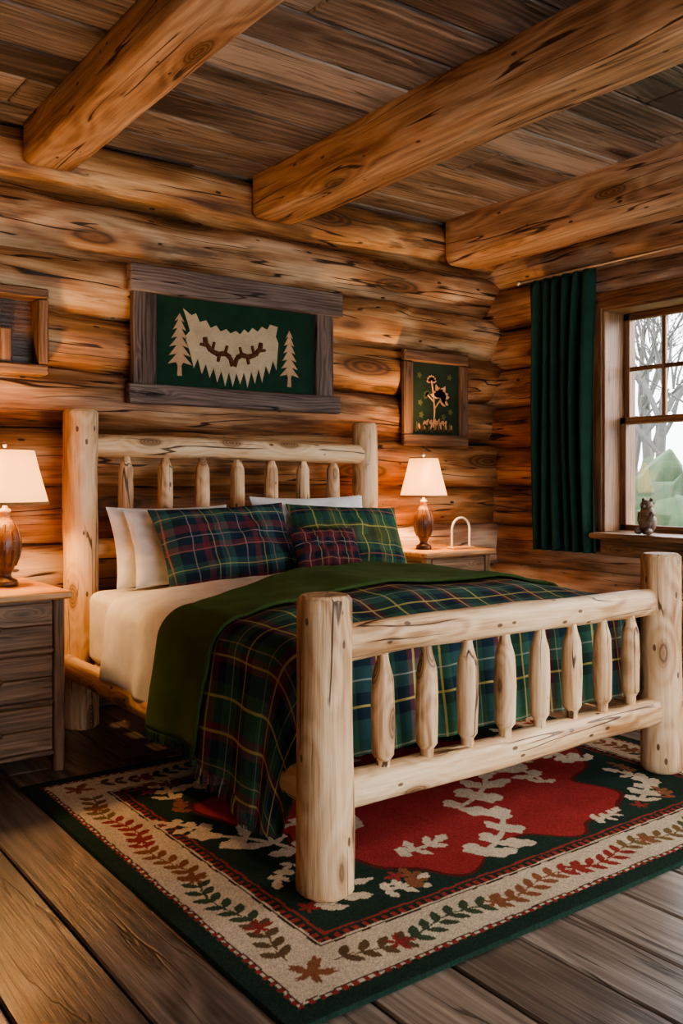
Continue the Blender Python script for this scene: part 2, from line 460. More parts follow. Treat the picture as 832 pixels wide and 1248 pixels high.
for k in range(4):
    x = DX0 + (DX1 - DX0 - .08) * k / 3; box(w, (x, YB - .22, 0), (x + .08, YB - .14, DZ), 0, 2)
for z in (0, DZ - .1): box(w, (DX0, YB - .22, z), (DX1, YB - .14, z + .1), 0, 0)
w.build('window_3', [M_frame])  # unseen frame without glass, set in the opening added for daylight

# curtain
w = MB(); V = []; F = []; U = []
ny, nz = 170, 40
for i in range(nz + 1):
    v = i / nz; z = 2.82 - v * 1.98
    for j in range(ny + 1):
        u = j / ny
        uu = u + .015 * math.sin(u * 17 + v * 2)
        wv = math.sin(uu * 2 * math.pi * 6.5 + .6 * math.sin(v * 2.5 + u * 4)) * (.030 + .008 * v) + .008 * math.sin(u * 31 + v * 3)
        yy = 4.55 - u * (.59 - .05 * math.sin(v * math.pi)) + .004 * math.sin(v * 5 + u * 9)
        V.append((5.10 + wv * (.55 if v < .02 else 1), yy, z)); U.append((u * 1.2, v * 2, 0))
for i in range(nz):
    for j in range(ny):
        a = i * (ny + 1) + j; F.append((a, a + 1, a + ny + 2, a + ny + 1))
w.add(V, F, 0, uv=U)
ob = w.build('curtain', [M_curt], recalc=False)
sm = ob.modifiers.new('s', 'SOLIDIFY'); sm.thickness = .004
w = MB(); log(w, (5.10, 2.5, 2.835), (5.10, 4.66, 2.835), .011, mat=0, seg=12, irr=0, endround=.002)
for y in (2.6, 4.62): log(w, (5.10, y, 2.835), (5.21, y, 2.835), .007, mat=0, seg=10, irr=0, endround=.001)
for y in (2.5, 4.66): ellip(w, (5.10, y, 2.835), (.022, .022, .022), 0)
w.build('curtain_rod', [M_metal])

# ------------------------------------------------------------------ bed
w = MB()
FL = Vector((1.69, 2.38, 0)); FR = Vector((3.65, 2.46, 0)); HL = Vector((1.766, 4.80, 0)); HR = Vector((3.73, 4.80, 0))
for P, h, r, z0 in ((FL, .978, .093, .013), (FR, 1.012, .092, .013), (HL, 1.735, .095, 0), (HR, 1.735, .088, 0)):
    log(w, P + Vector((0, 0, z0)), P + Vector((0, 0, h)), r * 1.02, r * .97, 0, seg=26, step=.05, irr=.035, bow=.015, endround=.014, fq=3)
def lerp(a, b, t): return a + (b - a) * t
def rail(A, B, z0, z1, r, ext=.04, **k):
    d = (B - A).normalized()
    log(w, A + d * ext + Vector((0, 0, z0)), B - d * ext + Vector((0, 0, z1)), r, None, 0, seg=26, step=.05, **k)
rail(FL, FR, .80, .80, .062, irr=.08, bow=.04, shape=(.052, .060, 2.6))
rail(FL, FR, .325, .295, .062, irr=.08, bow=.04, shape=(.056, .06, 2.6))
pf = [(0, .55), (.06, .6), (.17, .95), (.5, 1.06), (.80, 1.0), (.86, .95), (.89, .62), (1, .5)]
pf2 = [(0, .6), (.11, .62), (.14, .97), (.5, 1.05), (.78, .95), (.93, .5), (1, .45)]
for i in range(8):
    t = (i + 1) / 9
    A = lerp(FL, FR, .02 + t * .96)
    log(w, A + Vector((0, 0, .35)), A + Vector((0, 0, .765)), .040, None, 0, seg=18, step=.02, irr=.05, prof=pf2, endround=.002)
rail(HL, HR, 1.535, 1.54, .066, irr=.06, bow=.03, shape=(.058, .063, 2.4))
rail(HL, HR, .98, .98, .055, irr=.06, bow=.02)
rail(HL, HR, .40, .40, .06, irr=.06, bow=.02)
for i in range(7):
    t = (i + 1) / 8
    A = lerp(HL, HR, .01 + t * .98)
    log(w, A + Vector((0, 0, 1.01)), A + Vector((0, 0, 1.50)), .042, None, 0, seg=18, step=.02, irr=.05, prof=pf, endround=.002)
log(w, (1.69, 2.42, .335), (1.665, 4.90, .36), .060, None, 0, seg=24, step=.06, irr=.06, bow=.02)
log(w, (3.70, 2.50, .335), (3.72, 4.80, .36), .060, None, 0, seg=24, step=.06, irr=.06, bow=.02)
for i in range(12):
    y = 2.62 + i * .19; box(w, (1.70, y, .34), (3.70, y + .09, .37), 0, 0)
w.build('log_bed', [M_pine])

# mattress
X0, X1, Y0, Y1 = 1.765, 3.60, 2.68, 4.70
RC = .085
def puff(a, b, amt=1):
    ux = (a - (X0 + X1) / 2) / ((X1 - X0) / 2)
    k = max(0, 1 - abs(ux) ** 3)
    ky = min(1, max(0, (b - Y0) / .25)); ky = ky * ky * (3 - 2 * ky)
    kh = min(1, max(0, (4.45 - b) / .5))
    n = noise.noise(Vector((a * 2.2, b * 2.2, 1))) * .022 + noise.noise(Vector((a * 6, b * 6, 4))) * .011
    return amt * (k * ky * (.065 * kh + .01) + n * kh)
def drape(a, b, lift=0, ztop=.765, flare=.10, wr=1, amt=1):
    cx = min(max(a, X0), X1); cy = min(max(b, Y0), 9)
    e = Vector((a - cx, b - cy)); D = e.length
    if D < 1e-6: return Vector((a, b, ztop + lift + puff(a, b, amt)))
    if D > .72: D = .72 + (D - .72) * .1
    d = e.normalized(); R = RC + lift
    q = D / R
    if q < math.pi / 2: out = R * math.sin(q); dz = R * (1 - math.cos(q))
    else: out = R + flare * (D - R * math.pi / 2); dz = R + D - R * math.pi / 2
    s = b if abs(d.x) > abs(d.y) else a
    k = min(1, dz / .35)
    out += wr * k * .011 * (1 + math.sin(s * 19 + 2 * noise.noise(Vector((s * 3, 0, 0))))) + wr * k * .010 * noise.noise(Vector((s * 5, D * 3, 2)))
    return Vector((cx + d.x * out, cy + d.y * out, ztop + lift - dz + puff(cx, cy, amt)))
w = MB()
def rrect(x0, x1, y0, y1, r, n=8):
    P = []
    for cx, cy, a0 in ((x1 - r, y1 - r, 0), (x0 + r, y1 - r, 90), (x0 + r, y0 + r, 180), (x1 - r, y0 + r, 270)):
        for i in range(n + 1):
            a = math.radians(a0 + 90 * i / n); P.append((cx + r * math.cos(a), cy + r * math.sin(a)))
    return P
V = []; F = []; lv = []; zr = .05
for k in range(7): a = math.pi / 2 * k / 6; lv.append((.375 + zr * (1 - math.cos(a)), zr * (1 - math.sin(a))))
for k in range(7): a = math.pi / 2 * k / 6; lv.append((.755 - zr * (1 - math.sin(a)), zr * (1 - math.cos(a))))
for z, ins in lv:
    V += [(x, y, z) for x, y in rrect(1.755 + ins, 3.625 - ins, 2.60 + ins, 4.70 - ins, .07)]
npt = 36
for i in range(len(lv) - 1):
    for j in range(npt):
        a = i * npt + j; b = i * npt + (j + 1) % npt; F.append((a, b, b + npt, a + npt))
F.append(tuple(range(npt))); F.append(tuple(range((len(lv) - 1) * npt, len(lv) * npt)))
w.add(V, F, 0)
w.build('mattress', [M_sheet])

def cloth(name, mat, afn, bfn, lift, na=150, nb=90, fringe=None, **kw):
    w = MB(); V = []; F = []; U = []
    for i in range(nb + 1):
        for j in range(na + 1):
            tu, tv = j / na, i / nb
            b0, b1 = bfn(2.7); b_ = b0 + (b1 - b0) * tv
            a0, a1 = afn(b_); a_ = a0 + (a1 - a0) * tu
            b0, b1 = bfn(a_); b_ = b0 + (b1 - b0) * tv
            p = drape(a_, b_, lift, **kw); V.append(p); U.append((a_, b_, 0))
    for i in range(nb):
        for j in range(na):
            a = i * (na + 1) + j; F.append((a, a + 1, a + na + 2, a + na + 1))
    w.add(V, F, 0, uv=U)
    if fringe:
        for (aa, bb, da, db) in fringe:
            p = drape(aa, bb, lift, **kw); q = drape(aa + da, bb + db, lift, **kw)
            q += Vector((random.uniform(-.006, .004), random.uniform(-.012, .012), 0))
            t = Vector((0, .0028, 0)); m = (p + q) / 2 + Vector((random.uniform(-.004, .002), random.uniform(-.006, .006), 0))
            o = Vector((.0028, 0, 0))
            P = [p - t, p + t, m - t, m + t, q - t * .6, q + t * .6]
            P += [x - o for x in P]
            w.add(P, [(0, 1, 3, 2), (2, 3, 5, 4), (6, 7, 9, 8), (8, 9, 11, 10), (0, 6, 8, 2), (2, 8, 10, 4), (1, 7, 9, 3), (3, 9, 11, 5)], 0, uv=[(aa, bb, 0)] * 12)
    return w.build(name, [mat], recalc=False)
def solid(ob, t):
    m = ob.modifiers.new('s', 'SOLIDIFY'); m.thickness = t; m.offset = -1
ob = cloth('duvet', M_white, lambda b: (X0 - .45 - .02 * math.sin(b * 9), X1 + .40), lambda a: (3.0, 4.15 + .03 * math.sin(a * 5)), .016, nb=60)
solid(ob, .022)
def hemL(b):
    t = min(1, max(0, (b - 2.6) / .7)); return .69 - .15 * t + .012 * math.sin(b * 15)
fr = []
b = 2.5
while b < 3.3:
    fr.append((X0 - hemL(b), b, -.055 - random.uniform(0, .015), random.uniform(-.004, .004))); b += .0085
ob = cloth('plaid_blanket', M_plaid, lambda b: (X0 - hemL(b), X1 + .45), lambda a: (Y0 - .50, 3.40), .036, na=220, nb=120, fringe=fr)
def thb(a):
    k = max(0, a - X0); d = max(0, X0 - a)
    return (3.03 + .03 * k + .05 * d + .012 * math.sin(a * 7), 3.46 + .34 * k + .08 * d + .015 * math.sin(a * 5))
b = 3.06; fr = []
while b < 3.50:
    fr.append((X0 - .585, b, -.035 - random.uniform(0, .01), 0)); b += .009
ob = cloth('throw_blanket', M_green, lambda b: (X0 - .585, X1 + .42), thb, .064, nb=60, fringe=fr)
solid(ob, .014)

# pillows
def pillow(name, mat, c, wd, ht, th, lean, yaw=0, roll=0, pinch=.07, seed=0):
    w = MB(); n = 48; V = []; U = []; F = []
    for side in (1, -1):
        for i in range(n + 1):
            for j in range(n + 1):
                u = j / n * 2 - 1; v = i / n * 2 - 1
                e = max(0, (1 - abs(u) ** 2.6)) * max(0, (1 - abs(v) ** 2.6))
                t = th / 2 * e ** .5
                x = u * wd / 2 * (1 - pinch * (1 - v * v)); z = v * ht / 2 * (1 - pinch * (1 - u * u))
                wr = noise.noise(Vector((u * 2.2 + seed, v * 2.2, side))) * .026 + noise.noise(Vector((u * 5 + seed, v * 5, side * 2))) * .012
                y = -side * (t + wr * min(1, e * 2))
                V.append(Vector((x, y, z))); U.append((x, z, 0))
    for s in range(2):
        o = s * (n + 1) ** 2
        for i in range(n):
            for j in range(n):
                a = o + i * (n + 1) + j; q = (a, a + 1, a + n + 2, a + n + 1); F.append(q if s == 0 else q[::-1])
    R = Matrix.Rotation(yaw, 4, 'Z') @ Matrix.Rotation(lean, 4, 'X') @ Matrix.Rotation(roll, 4, 'Y')
    T = Matrix.Translation(c) @ R
    V = [T @ v for v in V]
    w.add(V, F, 0, uv=U)
    return w.build(name, [mat], recalc=False)
L = math.radians
pillow('bed_pillow', M_white, (2.24, 4.62, .985), .76, .46, .15, -L(18), L(2), seed=1)
pillow('bed_pillow', M_white, (2.28, 4.48, .985), .74, .44, .14, -L(23), L(0), seed=2)
pillow('bed_pillow', M_white, (3.18, 4.62, 1.01), .82, .50, .15, -L(16), -L(2), seed=3)
pillow('bed_pillow', M_white, (3.12, 4.50, 1.015), .82, .50, .14, -L(20), -L(2), seed=4)
pillow('plaid_pillow', M_plaidA, (2.42, 4.31, .985), .86, .50, .20, -L(28), L(1), L(-2), seed=5)
pillow('plaid_pillow', M_plaidB, (3.24, 4.31, .985), .78, .47, .20, -L(28), -L(4), L(3), seed=6)
pillow('throw_pillow', M_plaidC, (2.91, 4.08, .955), .43, .29, .14, -L(30), -L(4), L(2), seed=7)

# ------------------------------------------------------------------ nightstands
def nightstand(x0, x1, y0, y1, h, nd):
    w = MB(); t = .05
    box(w, (x0 - .03, y0 - .03, h - .035), (x1 + .03, y1 + .01, h), 1, 0, .008)
    for x in (x0, x1 - t):
        for y in (y0, y1 - t): box(w, (x, y, 0), (x + t, y + t, h - .035), 0, 2, .006)
    zb_ = .09
    for x in (x0 + .012, x1 - .030): box(w, (x, y0 + t, zb_), (x + .018, y1 - t, h - .035), 0, 1)
    box(w, (x0 + t, y1 - .03, zb_), (x1 - t, y1 - .012, h - .035), 0, 0)
    box(w, (x0 + t, y0 + .02, zb_), (x1 - t, y0 + .035, h - .035), 0, 0)
    H = h - .035 - zb_; dh = H / nd
    for i in range(nd):
        za = zb_ + i * dh
        box(w, (x0 + t, y0 + .004, za - .008), (x1 - t, y0 + .03, za + .012), 0, 0, .003)
        zc, zd = za + .018, za + dh - .014
        box(w, (x0 + t + .006, y0 + .002, zc), (x1 - t - .006, y0 + .022, (zc + zd) / 2 - .001), 0, 0, .004)
        box(w, (x0 + t + .006, y0 + .002, (zc + zd) / 2 + .001), (x1 - t - .006, y0 + .022, zd), 0, 0, .004)
        ellip(w, ((x0 + x1) / 2, y0 - .012, (zc + zd) / 2), (.015, .018, .015), 2)
    return w.build('nightstand', [M_dark, M_top, M_turn])
nightstand(.84, 1.44, 4.12, 4.84, .835, 3)
nightstand(3.95, 4.55, 4.42, 4.96, .87, 3)

N = NT('lamp_shade_cloth')
tl = N.n('ShaderNodeBsdfTranslucent'); tl.inputs[0].default_value = (1, .80, .55, 1)
df = N.n('ShaderNodeBsdfDiffuse'); df.inputs[0].default_value = (.80, .64, .44, 1)
em = N.n('ShaderNodeEmission'); em.inputs[0].default_value = (1, .52, .18, 1); em.inputs[1].default_value = 1.0
m1 = N.n('ShaderNodeMixShader'); m1.inputs[0].default_value = .2; N.l(df.outputs[0], m1.inputs[1]); N.l(tl.outputs[0], m1.inputs[2])
ad = N.n('ShaderNodeAddShader'); N.l(m1.outputs[0], ad.inputs[0]); N.l(em.outputs[0], ad.inputs[1]); N.l(ad.outputs[0], N.out.inputs[0])
M_shade = N.m
M_trim = fabric('shade_trim', (.45, .26, .12), 0)
M_bulb = NT('bulb_glass'); M_bulb.b.inputs['Base Color'].default_value = (1, .8, .5, 1)
M_bulb.b.inputs['Emission Color'].default_value = (1, .65, .3, 1); M_bulb.b.inputs['Emission Strength'].default_value = 12; M_bulb = M_bulb.m
def lamp(cx, cy, z0, zs0, zs1, rb, rt, body, power):
    w = MB()
    H = zs0 - z0
    prof = [(r * body, z0 + t * H) for r, t in [(.0, 0), (.80, .0), (.85, .03), (.78, .07), (.45, .10), (.40, .14), (.55, .20), (.85, .32), (1.0, .45), (1.0, .55), (.85, .68),
                                       (.55, .79), (.35, .85), (.42, .89), (.36, .93), (.16, .95), (.12, 1.12), (0, 1.12)]]
    lathe(w, cx, cy, prof, 0, 32, False)
    for k in range(10):
        a = k * math.pi / 5
        pts = []
        for t in (.25, .35, .45, .55, .65, .75):
            rr = body * {.25: .68, .35: .9, .45: 1.0, .55: 1.0, .65: .89, .75: .68}[t]
            pts.append(Vector((cx + rr * math.cos(a), cy + rr * math.sin(a), z0 + t * H)))
        for p, q in zip(pts[:-1], pts[1:]): log(w, p, q, body * .1, None, 0, seg=8, step=.05, irr=0, endround=0)
    zm = (zs0 + zs1) / 2
    sh = [(rb, zs0), (rb * .84 + rt * .16, zs0 + .16 * (zs1 - zs0)), ((rb * .48 + rt * .52), zs0 + .5 * (zs1 - zs0)), (rt, zs1), (rt - .003, zs1)]
    sh += [((rb * .48 + rt * .52) - .003, zs0 + .5 * (zs1 - zs0)), (rb - .003, zs0)]
    lathe(w, cx, cy, sh, 1, 48, False)
    lathe(w, cx, cy, [(rb - .004, zs0 - .004), (rb + .003, zs0 - .004), (rb + .002, zs0 + .01), (rb - .004, zs0 + .01)], 2, 48, False)
    lathe(w, cx, cy, [(rt - .004, zs1 - .006), (rt + .003, zs1 - .006), (rt + .003, zs1 + .003), (rt - .004, zs1 + .003)], 2, 48, False)
    for k in range(3):
        a = k * 2.094
        log(w, (cx, cy, zs1 - .012), (cx + rt * math.cos(a), cy + rt * math.sin(a), zs1 - .003), .003, None, 3, seg=6, irr=0, endround=0)
    lathe(w, cx, cy, [(0, zs1 - .03), (.006, zs1 - .028), (.006, zs1 + .01), (.012, zs1 + .02), (.004, zs1 + .035), (0, zs1 + .036)], 3, 16, False)
    log(w, (cx, cy, z0 + H * 1.1), (cx, cy, zs1 - .02), .004, None, 3, seg=8, irr=0, endround=0)
    ellip(w, (cx + .03, cy, zm - .02), (.022, .022, .035), 4)
    ob = w.build('table_lamp', [M_turn, M_shade, M_trim, M_metal, M_bulb])
    ld = bpy.data.lights.new('bulb_light', 'POINT'); ld.energy = power; ld.color = (1, .57, .24); ld.shadow_soft_size = .045
    lo = bpy.data.objects.new('bulb_light', ld); lo.location = (cx - .02, cy, zm + .01); C.objects.link(lo); lo.parent = ob
lamp(1.27, 4.48, .8355, 1.235, 1.50, .205, .135, .075, 60)
lamp(4.16, 4.68, .8705, 1.235, 1.505, .165, .098, .065, 62)

# arch ornament
w = MB(); pts = []
cx, cy, z0 = 4.40, 4.56, .8705
for i in range(25):
    a = math.pi * i / 24; pts.append(Vector((cx - .085 * math.cos(a), cy, z0 + .13 + .085 * math.sin(a))))
pts = [Vector((cx - .085, cy, z0 + .012))] + pts + [Vector((cx + .085, cy, z0 + .012))]
for p, q in zip(pts[:-1], pts[1:]): log(w, p, q, .008, None, 0, seg=10, step=.1, irr=0, endround=0)
box(w, (cx - .10, cy - .04, z0), (cx + .10, cy + .04, z0 + .015), 1, 0)
w.build('arch_ornament', [M_whitemetal, M_top])

# ------------------------------------------------------------------ wall art
w = MB(); yw = 4.985
box(w, (2.10, yw - .085, 2.455), (3.63, yw - .02, 2.615), 0, 0, .008)
box(w, (2.09, yw - .085, 1.80), (3.61, yw - .02, 1.915), 0, 0, .008)
box(w, (2.12, yw - .07, 1.90), (2.27, yw - .015, 2.47), 0, 2, .008)
box(w, (3.42, yw - .07, 1.90), (3.56, yw - .015, 2.47), 0, 2, .008)
box(w, (2.25, yw - .035, 1.88), (3.45, yw - .005, 2.48), 1, 0)
def tree_poly(h, wd, tiers=6):
    R = [(.0, h)]
    for i in range(tiers):
        t = (i + 1) / tiers; zt = h * (1 - .82 * t)
        R.append((wd / 2 * (.25 + .75 * t), zt)); R.append((wd / 2 * (.10 + .35 * t) * .6, zt + h * .035))
    R.append((.012, h * .16)); R.append((.016, 0))
    Lf = [(-x * random.uniform(.85, 1.1), z) for x, z in R[1:]][::-1]
    return R + Lf
ux, uz, nn = (1, 0, 0), (0, 0, 1), (0, -1, 0)
yf = yw - .035
prism(w, tree_poly(.38, .17), (2.43, yf, 1.98), ux, uz, nn, .006, 4)
prism(w, tree_poly(.37, .15), (3.22, yf, 1.96), ux, uz, nn, .006, 4)
# stretched hide with jagged fringe
HX = 2.80
tp = [(-.32, .20), (-.345, .27), (-.29, .235), (-.26, .25), (-.235, .20), (-.19, .215), (-.16, .17), (-.12, .19), (-.09, .155), (-.05, .175), (-.02, .15), (.02, .17), (.05, .15), (.08, .185),
      (.11, .165), (.14, .20), (.18, .18), (.21, .215), (.25, .20), (.27, .235), (.33, .225), (.315, .16), (.335, .12)]
bot = []
x = .32; k = 0
while x > -.31:
    q = (x / .34)
    dep = .02 - .15 * (1 - q * q) ** .8
    bot.append((x, dep + (.035 if k % 2 else -.035 - random.uniform(0, .03)))); x -= .027; k += 1
bot.append((-.335, .10)); bot.append((-.30, .14))
prism(w, tp + bot, (HX, yf, 2.12), ux, uz, nn, .006, 2)
def stroke(pts, r, mat, y):
    for p, q in zip(pts[:-1], pts[1:]):
        log(w, (HX + p[0], y, 2.12 + p[1]), (HX + q[0], y, 2.12 + q[1]), r, r * .85, mat, seg=8, step=.05, irr=0, endround=.002)
for s in (-1, 1):
    stroke([(s * .005, -.055), (s * .025, .0), (s * .06, .02), (s * .11, .012), (s * .16, .03), (s * .195, .075), (s * .20, .11)], .017, 3, yf - .008)
    stroke([(s * .10, .012), (s * .11, -.035)], .012, 3, yf - .008)
    stroke([(s * .15, .03), (s * .135, .085)], .011, 3, yf - .008)
    stroke([(s * .19, .06), (s * .235, .065)], .011, 3, yf - .008)
    stroke([(s * .06, .02), (s * .045, .07)], .011, 3, yf - .008)
w.build('wall_art', [M_grey, M_felt, M_cream, M_brownf, fabric('tan_felt', (.56, .36, .22), 0)])

w = MB()
xa, xb, za, zb_ = 4.20, 4.84, 1.60, 2.30
M_pf = wood('picture_frame_wood', (.05, .024, .014), (.15, .08, .045), (.28, .165, .095), 60, (1.5, 7, .06), .6, .6, .2, .4)
f = .085
box(w, (xa, yw - .06, zb_ - f), (xb, yw - .01, zb_), 0, 0, .01); box(w, (xa, yw - .06, za), (xb, yw - .01, za + f), 0, 0, .01)
box(w, (xa, yw - .058, za + f), (xa + f, yw - .01, zb_ - f), 0, 2, .01); box(w, (xb - f, yw - .058, za + f), (xb, yw - .01, zb_ - f), 0, 2, .01)
box(w, (xa + f - .01, yw - .03, za + f - .01), (xb - f + .01, yw - .01, zb_ - f + .01), 1, 0)
def leafpoly(L_, W_):
    a = [(L_ * t, W_ * math.sin(math.pi * t) ** .8) for t in (0, .2, .4, .6, .8, 1)]
    return a + [(x, -y) for x, y in a[1:-1]][::-1]
def leafat(x, z, ang, L_, W_, mat):
    c, s = math.cos(ang), math.sin(ang)
    prism(w, leafpoly(L_, W_), (x, yw - .03, z), (c, 0, s), (-s, 0, c), nn, .004, mat)
def seg_(p, q, r, m=2): log(w, (p[0], yw - .032, p[1]), (q[0], yw - .032, q[1]), r, None, m, seg=8, irr=0, endround=0)
# slim trunk with broad lobed foliage to the right and a small crown
for p, q in (((4.50, 1.74), (4.51, 1.86)), ((4.51, 1.86), (4.50, 1.98)), ((4.50, 1.98), (4.48, 2.09)), ((4.51, 1.88), (4.57, 1.95)), ((4.505, 1.93), (4.44, 1.98))): seg_(p, q, .006)
for k in range(13):
    a = -.9 + k * .32; leafat(4.565, 1.965, a, .085 + .02 * math.sin(k * 2.3), .020, 2)
for k in range(7): leafat(4.48, 2.08, .1 + k * .5, .05, .014, 2)
for k in range(6): leafat(4.44, 1.975, .8 + k * .6, .04, .011, 4)
for (x, z) in [(4.36, 2.12), (4.37, 1.92), (4.66, 2.12), (4.67, 1.86), (4.38, 1.83), (4.60, 1.82)]:
    for k in range(5): leafat(x, z, k * 1.256, .025, .007, 4)
for k in range(12): leafat(4.40 + k * .02, 1.755 + .01 * (k % 2), math.pi / 2 + random.uniform(-.8, .8), random.uniform(.03, .05), .009, 2)
for k in range(22): leafat(4.33 + k * .0175, 1.70 + .012 * (k % 3), math.pi / 2 + random.uniform(-.5, .5), random.uniform(.03, .07), .008, (3, 4, 2)[k % 3])
w.build('framed_picture', [M_pf, M_felt2, M_tan, M_brownf, fabric('olive_wool', (.12, .13, .06), 0)])

# wall shelf box at left
w = MB()
xa, xb, za, zb_ = .98, 1.61, 1.92, 2.385
t = .055
box(w, (xa, yw - .13, zb_ - t), (xb, yw + .0, zb_), 0, 0, .008); box(w, (xa, yw - .13, za), (xb, yw + .0, za + t), 0, 0, .008)
box(w, (xa, yw - .128, za + t), (xa + t, yw, zb_ - t), 0, 2, .008); box(w, (xb - t, yw - .128, za + t), (xb, yw, zb_ - t), 0, 2, .008)
box(w, (xa + .01, yw - .015, za + .01), (xb - .01, yw, zb_ - .01), 1, 0)
box(w, (xa + .20, yw - .11, za + t), (xa + .44, yw - .02, za + t + .19), 1, 2, .004)
for i in range(4): box(w, (xa + .205 + i * .058, yw - .115, za + t + .005), (xa + .255 + i * .058, yw - .105, za + t + .18), 2, 2, .003)
w.build('shadow_box_shelf', [M_dark, M_turn, M_frame])

# ------------------------------------------------------------------ sill bear
w = MB(); bx, by, bz = 5.10, 3.54, .9915
ellip(w, (bx, by, bz + .075), (.055, .06, .075), 0, nz=.12); ellip(w, (bx - .004, by, bz + .145), (.042, .046, .05), 0, nz=.1)
ellip(w, (bx - .012, by, bz + .195), (.038, .040, .036), 0, nz=.1); ellip(w, (bx - .05, by - .004, bz + .186), (.022, .016, .014), 0)
for s in (-1, 1):
    ellip(w, (bx - .002, by + s * .03, bz + .229), (.009, .012, .013), 0)
    ellip(w, (bx - .045, by + s * .038, bz + .024), (.034, .022, .022), 0, nz=.1)
    log(w, (bx - .01, by + s * .046, bz + .145), (bx - .045, by + s * .032, bz + .085), .018, .013, 0, seg=10, step=.02, endround=.006)
w.build('bear_figurine', [M_bear])

# low slatted bench chest under window
w = MB()
box(w, (4.80, 2.2, .49), (5.17, 3.20, .53), 1, 1, .008)
for y in (2.22, 3.13):
    for x in (4.82, 5.10): box(w, (x, y, 0), (x + .05, y + .05, .49), 0, 2)
for i in range(4): box(w, (4.815, 2.25, .07 + i * .10), (4.84, 3.17, .155 + i * .10), 0, 1, .006)
for i in range(4):
    box(w, (4.85, 3.15, .07 + i * .10), (5.12, 3.175, .155 + i * .10), 0, 0, .006); box(w, (4.85, 2.225, .07 + i * .10), (5.12, 2.25, .155 + i * .10), 0, 0, .006)
box(w, (4.84, 2.25, .05), (5.15, 3.15, .07), 0, 1)
w.build('storage_bench', [M_dark, M_dark])

# ------------------------------------------------------------------ rug
RX0, RX1, RY0, RY1 = 1.19, 3.97, 1.82, 3.98
res = .005
nx = int((RX1 - RX0) / res); ny = int((RY1 - RY0) / res)
gx = np.linspace(RX0, RX1, nx + 1); gy = np.linspace(RY0, RY1, ny + 1)
GX, GY = np.meshgrid(gx, gy)
col = np.zeros((ny + 1, nx + 1, 3))
GREEN = (.020, .045, .031); CREAM = (.62, .52, .38); RED = (.32, .042, .038); BROWN = (.27, .11, .055); DRED = (.30, .05, .04); LG = (.06, .09, .05)
col[:] = GREEN
def vn(X, Y, s, sd):
    rs = np.random.RandomState(sd); out = 0
    for k in range(6):
        a = rs.uniform(0, 6.28); f = s * rs.uniform(.6, 1.6); out = out + np.sin((X * math.cos(a) + Y * math.sin(a)) * f + rs.uniform(0, 6.28))
    return out / 6
edge = np.minimum(np.minimum(GX - RX0, RX1 - GX), np.minimum(GY - RY0, RY1 - GY))
wob = vn(GX, GY, 60, 1) * .003
e = edge + wob
along = np.where(np.minimum(GX - RX0, RX1 - GX) < np.minimum(GY - RY0, RY1 - GY), GY, GX)
def put(m, c): col[m] = c
put((e > .075) & (e < .30), CREAM)
tooth = (np.floor(along / .018) % 2 == 0)
put((e > .068) & (e < .085) & tooth, DRED); put((e > .085) & (e < .090), (.05, .03, .02))
put((e > .285) & (e < .292), (.05, .03, .02)); put((e > .300) & (e < .325) & tooth, DRED); put((e > .335) & (e < .345), DRED)
put((e > .30) & (e < .345) & (~tooth) & (e < .325), (.03, .03, .02))
inner = e > .36
cxm, cym = 2.60, 2.90
th = np.arctan2(GY - cym, GX - cxm); rr = np.sqrt(((GX - cxm) / 1.02) ** 2 + ((GY - cym) / .76) ** 2)
lim = .88 + .09 * np.sin(th * 5 + .6) + .06 * np.sin(th * 9 + 2) + .03 * np.sin(th * 17)
put(inner & (rr < lim), RED); put(inner & (np.abs(rr - lim) < .012), (.12, .02, .015))
def win(cx, cy, R):
    i0 = max(0, int((cy - R - RY0) / res)); i1 = min(ny, int((cy + R - RY0) / res) + 2)
    j0 = max(0, int((cx - R - RX0) / res)); j1 = min(nx, int((cx + R - RX0) / res) + 2)
    return slice(i0, i1), slice(j0, j1)
def rleaf(cx, cy, ang, L_, W_, c, jag=0):
    s = win(cx, cy, L_ * 1.1); x = GX[s] - cx; y = GY[s] - cy
    if x.size == 0: return
    u = (x * math.cos(ang) + y * math.sin(ang)) / L_; v = (-x * math.sin(ang) + y * math.cos(ang))
    lim = W_ * np.sin(np.pi * np.clip(u, 0, 1)) ** .7
    if jag: lim = lim * (1 + jag * np.sin(u * 14 + cx * 50))
    m = (u > 0) & (u < 1) & (np.abs(v) < lim); col[s][m] = c
def rspray(cx, cy, ang, L_, c, n=4, wf=.28, curve=.6):
    x, y, a = cx, cy, ang; st = L_ / n
    for k in range(n):
        kk = 1 - .12 * abs(k - 1)
        for sgn in (-1, 1):
            rleaf(x, y, a + sgn * random.uniform(.5, 1.3), L_ * random.uniform(.28, .52) * kk, L_ * wf * .40 * kk * random.uniform(.7, 1.25), c, .18)
        rleaf(x, y, a, st * 1.3, .012, c)
        x += math.cos(a) * st; y += math.sin(a) * st; a += curve / n
    rleaf(x - math.cos(a) * .02, y - math.sin(a) * .02, a, L_ * .42, L_ * wf * .42, c, .2)
def rmaple(cx, cy, ang, R, c):
    s = win(cx, cy, R); x = GX[s] - cx; y = GY[s] - cy; r = np.hypot(x, y); t = np.arctan2(y, x) - ang
    lim = R * (.30 + .70 * np.abs(np.cos(t * 2.5)) ** 1.6) * (.78 + .22 * np.cos(t)) * (1 + .10 * np.sin(t * 23))
    col[s][r < lim] = c
random.seed(21)
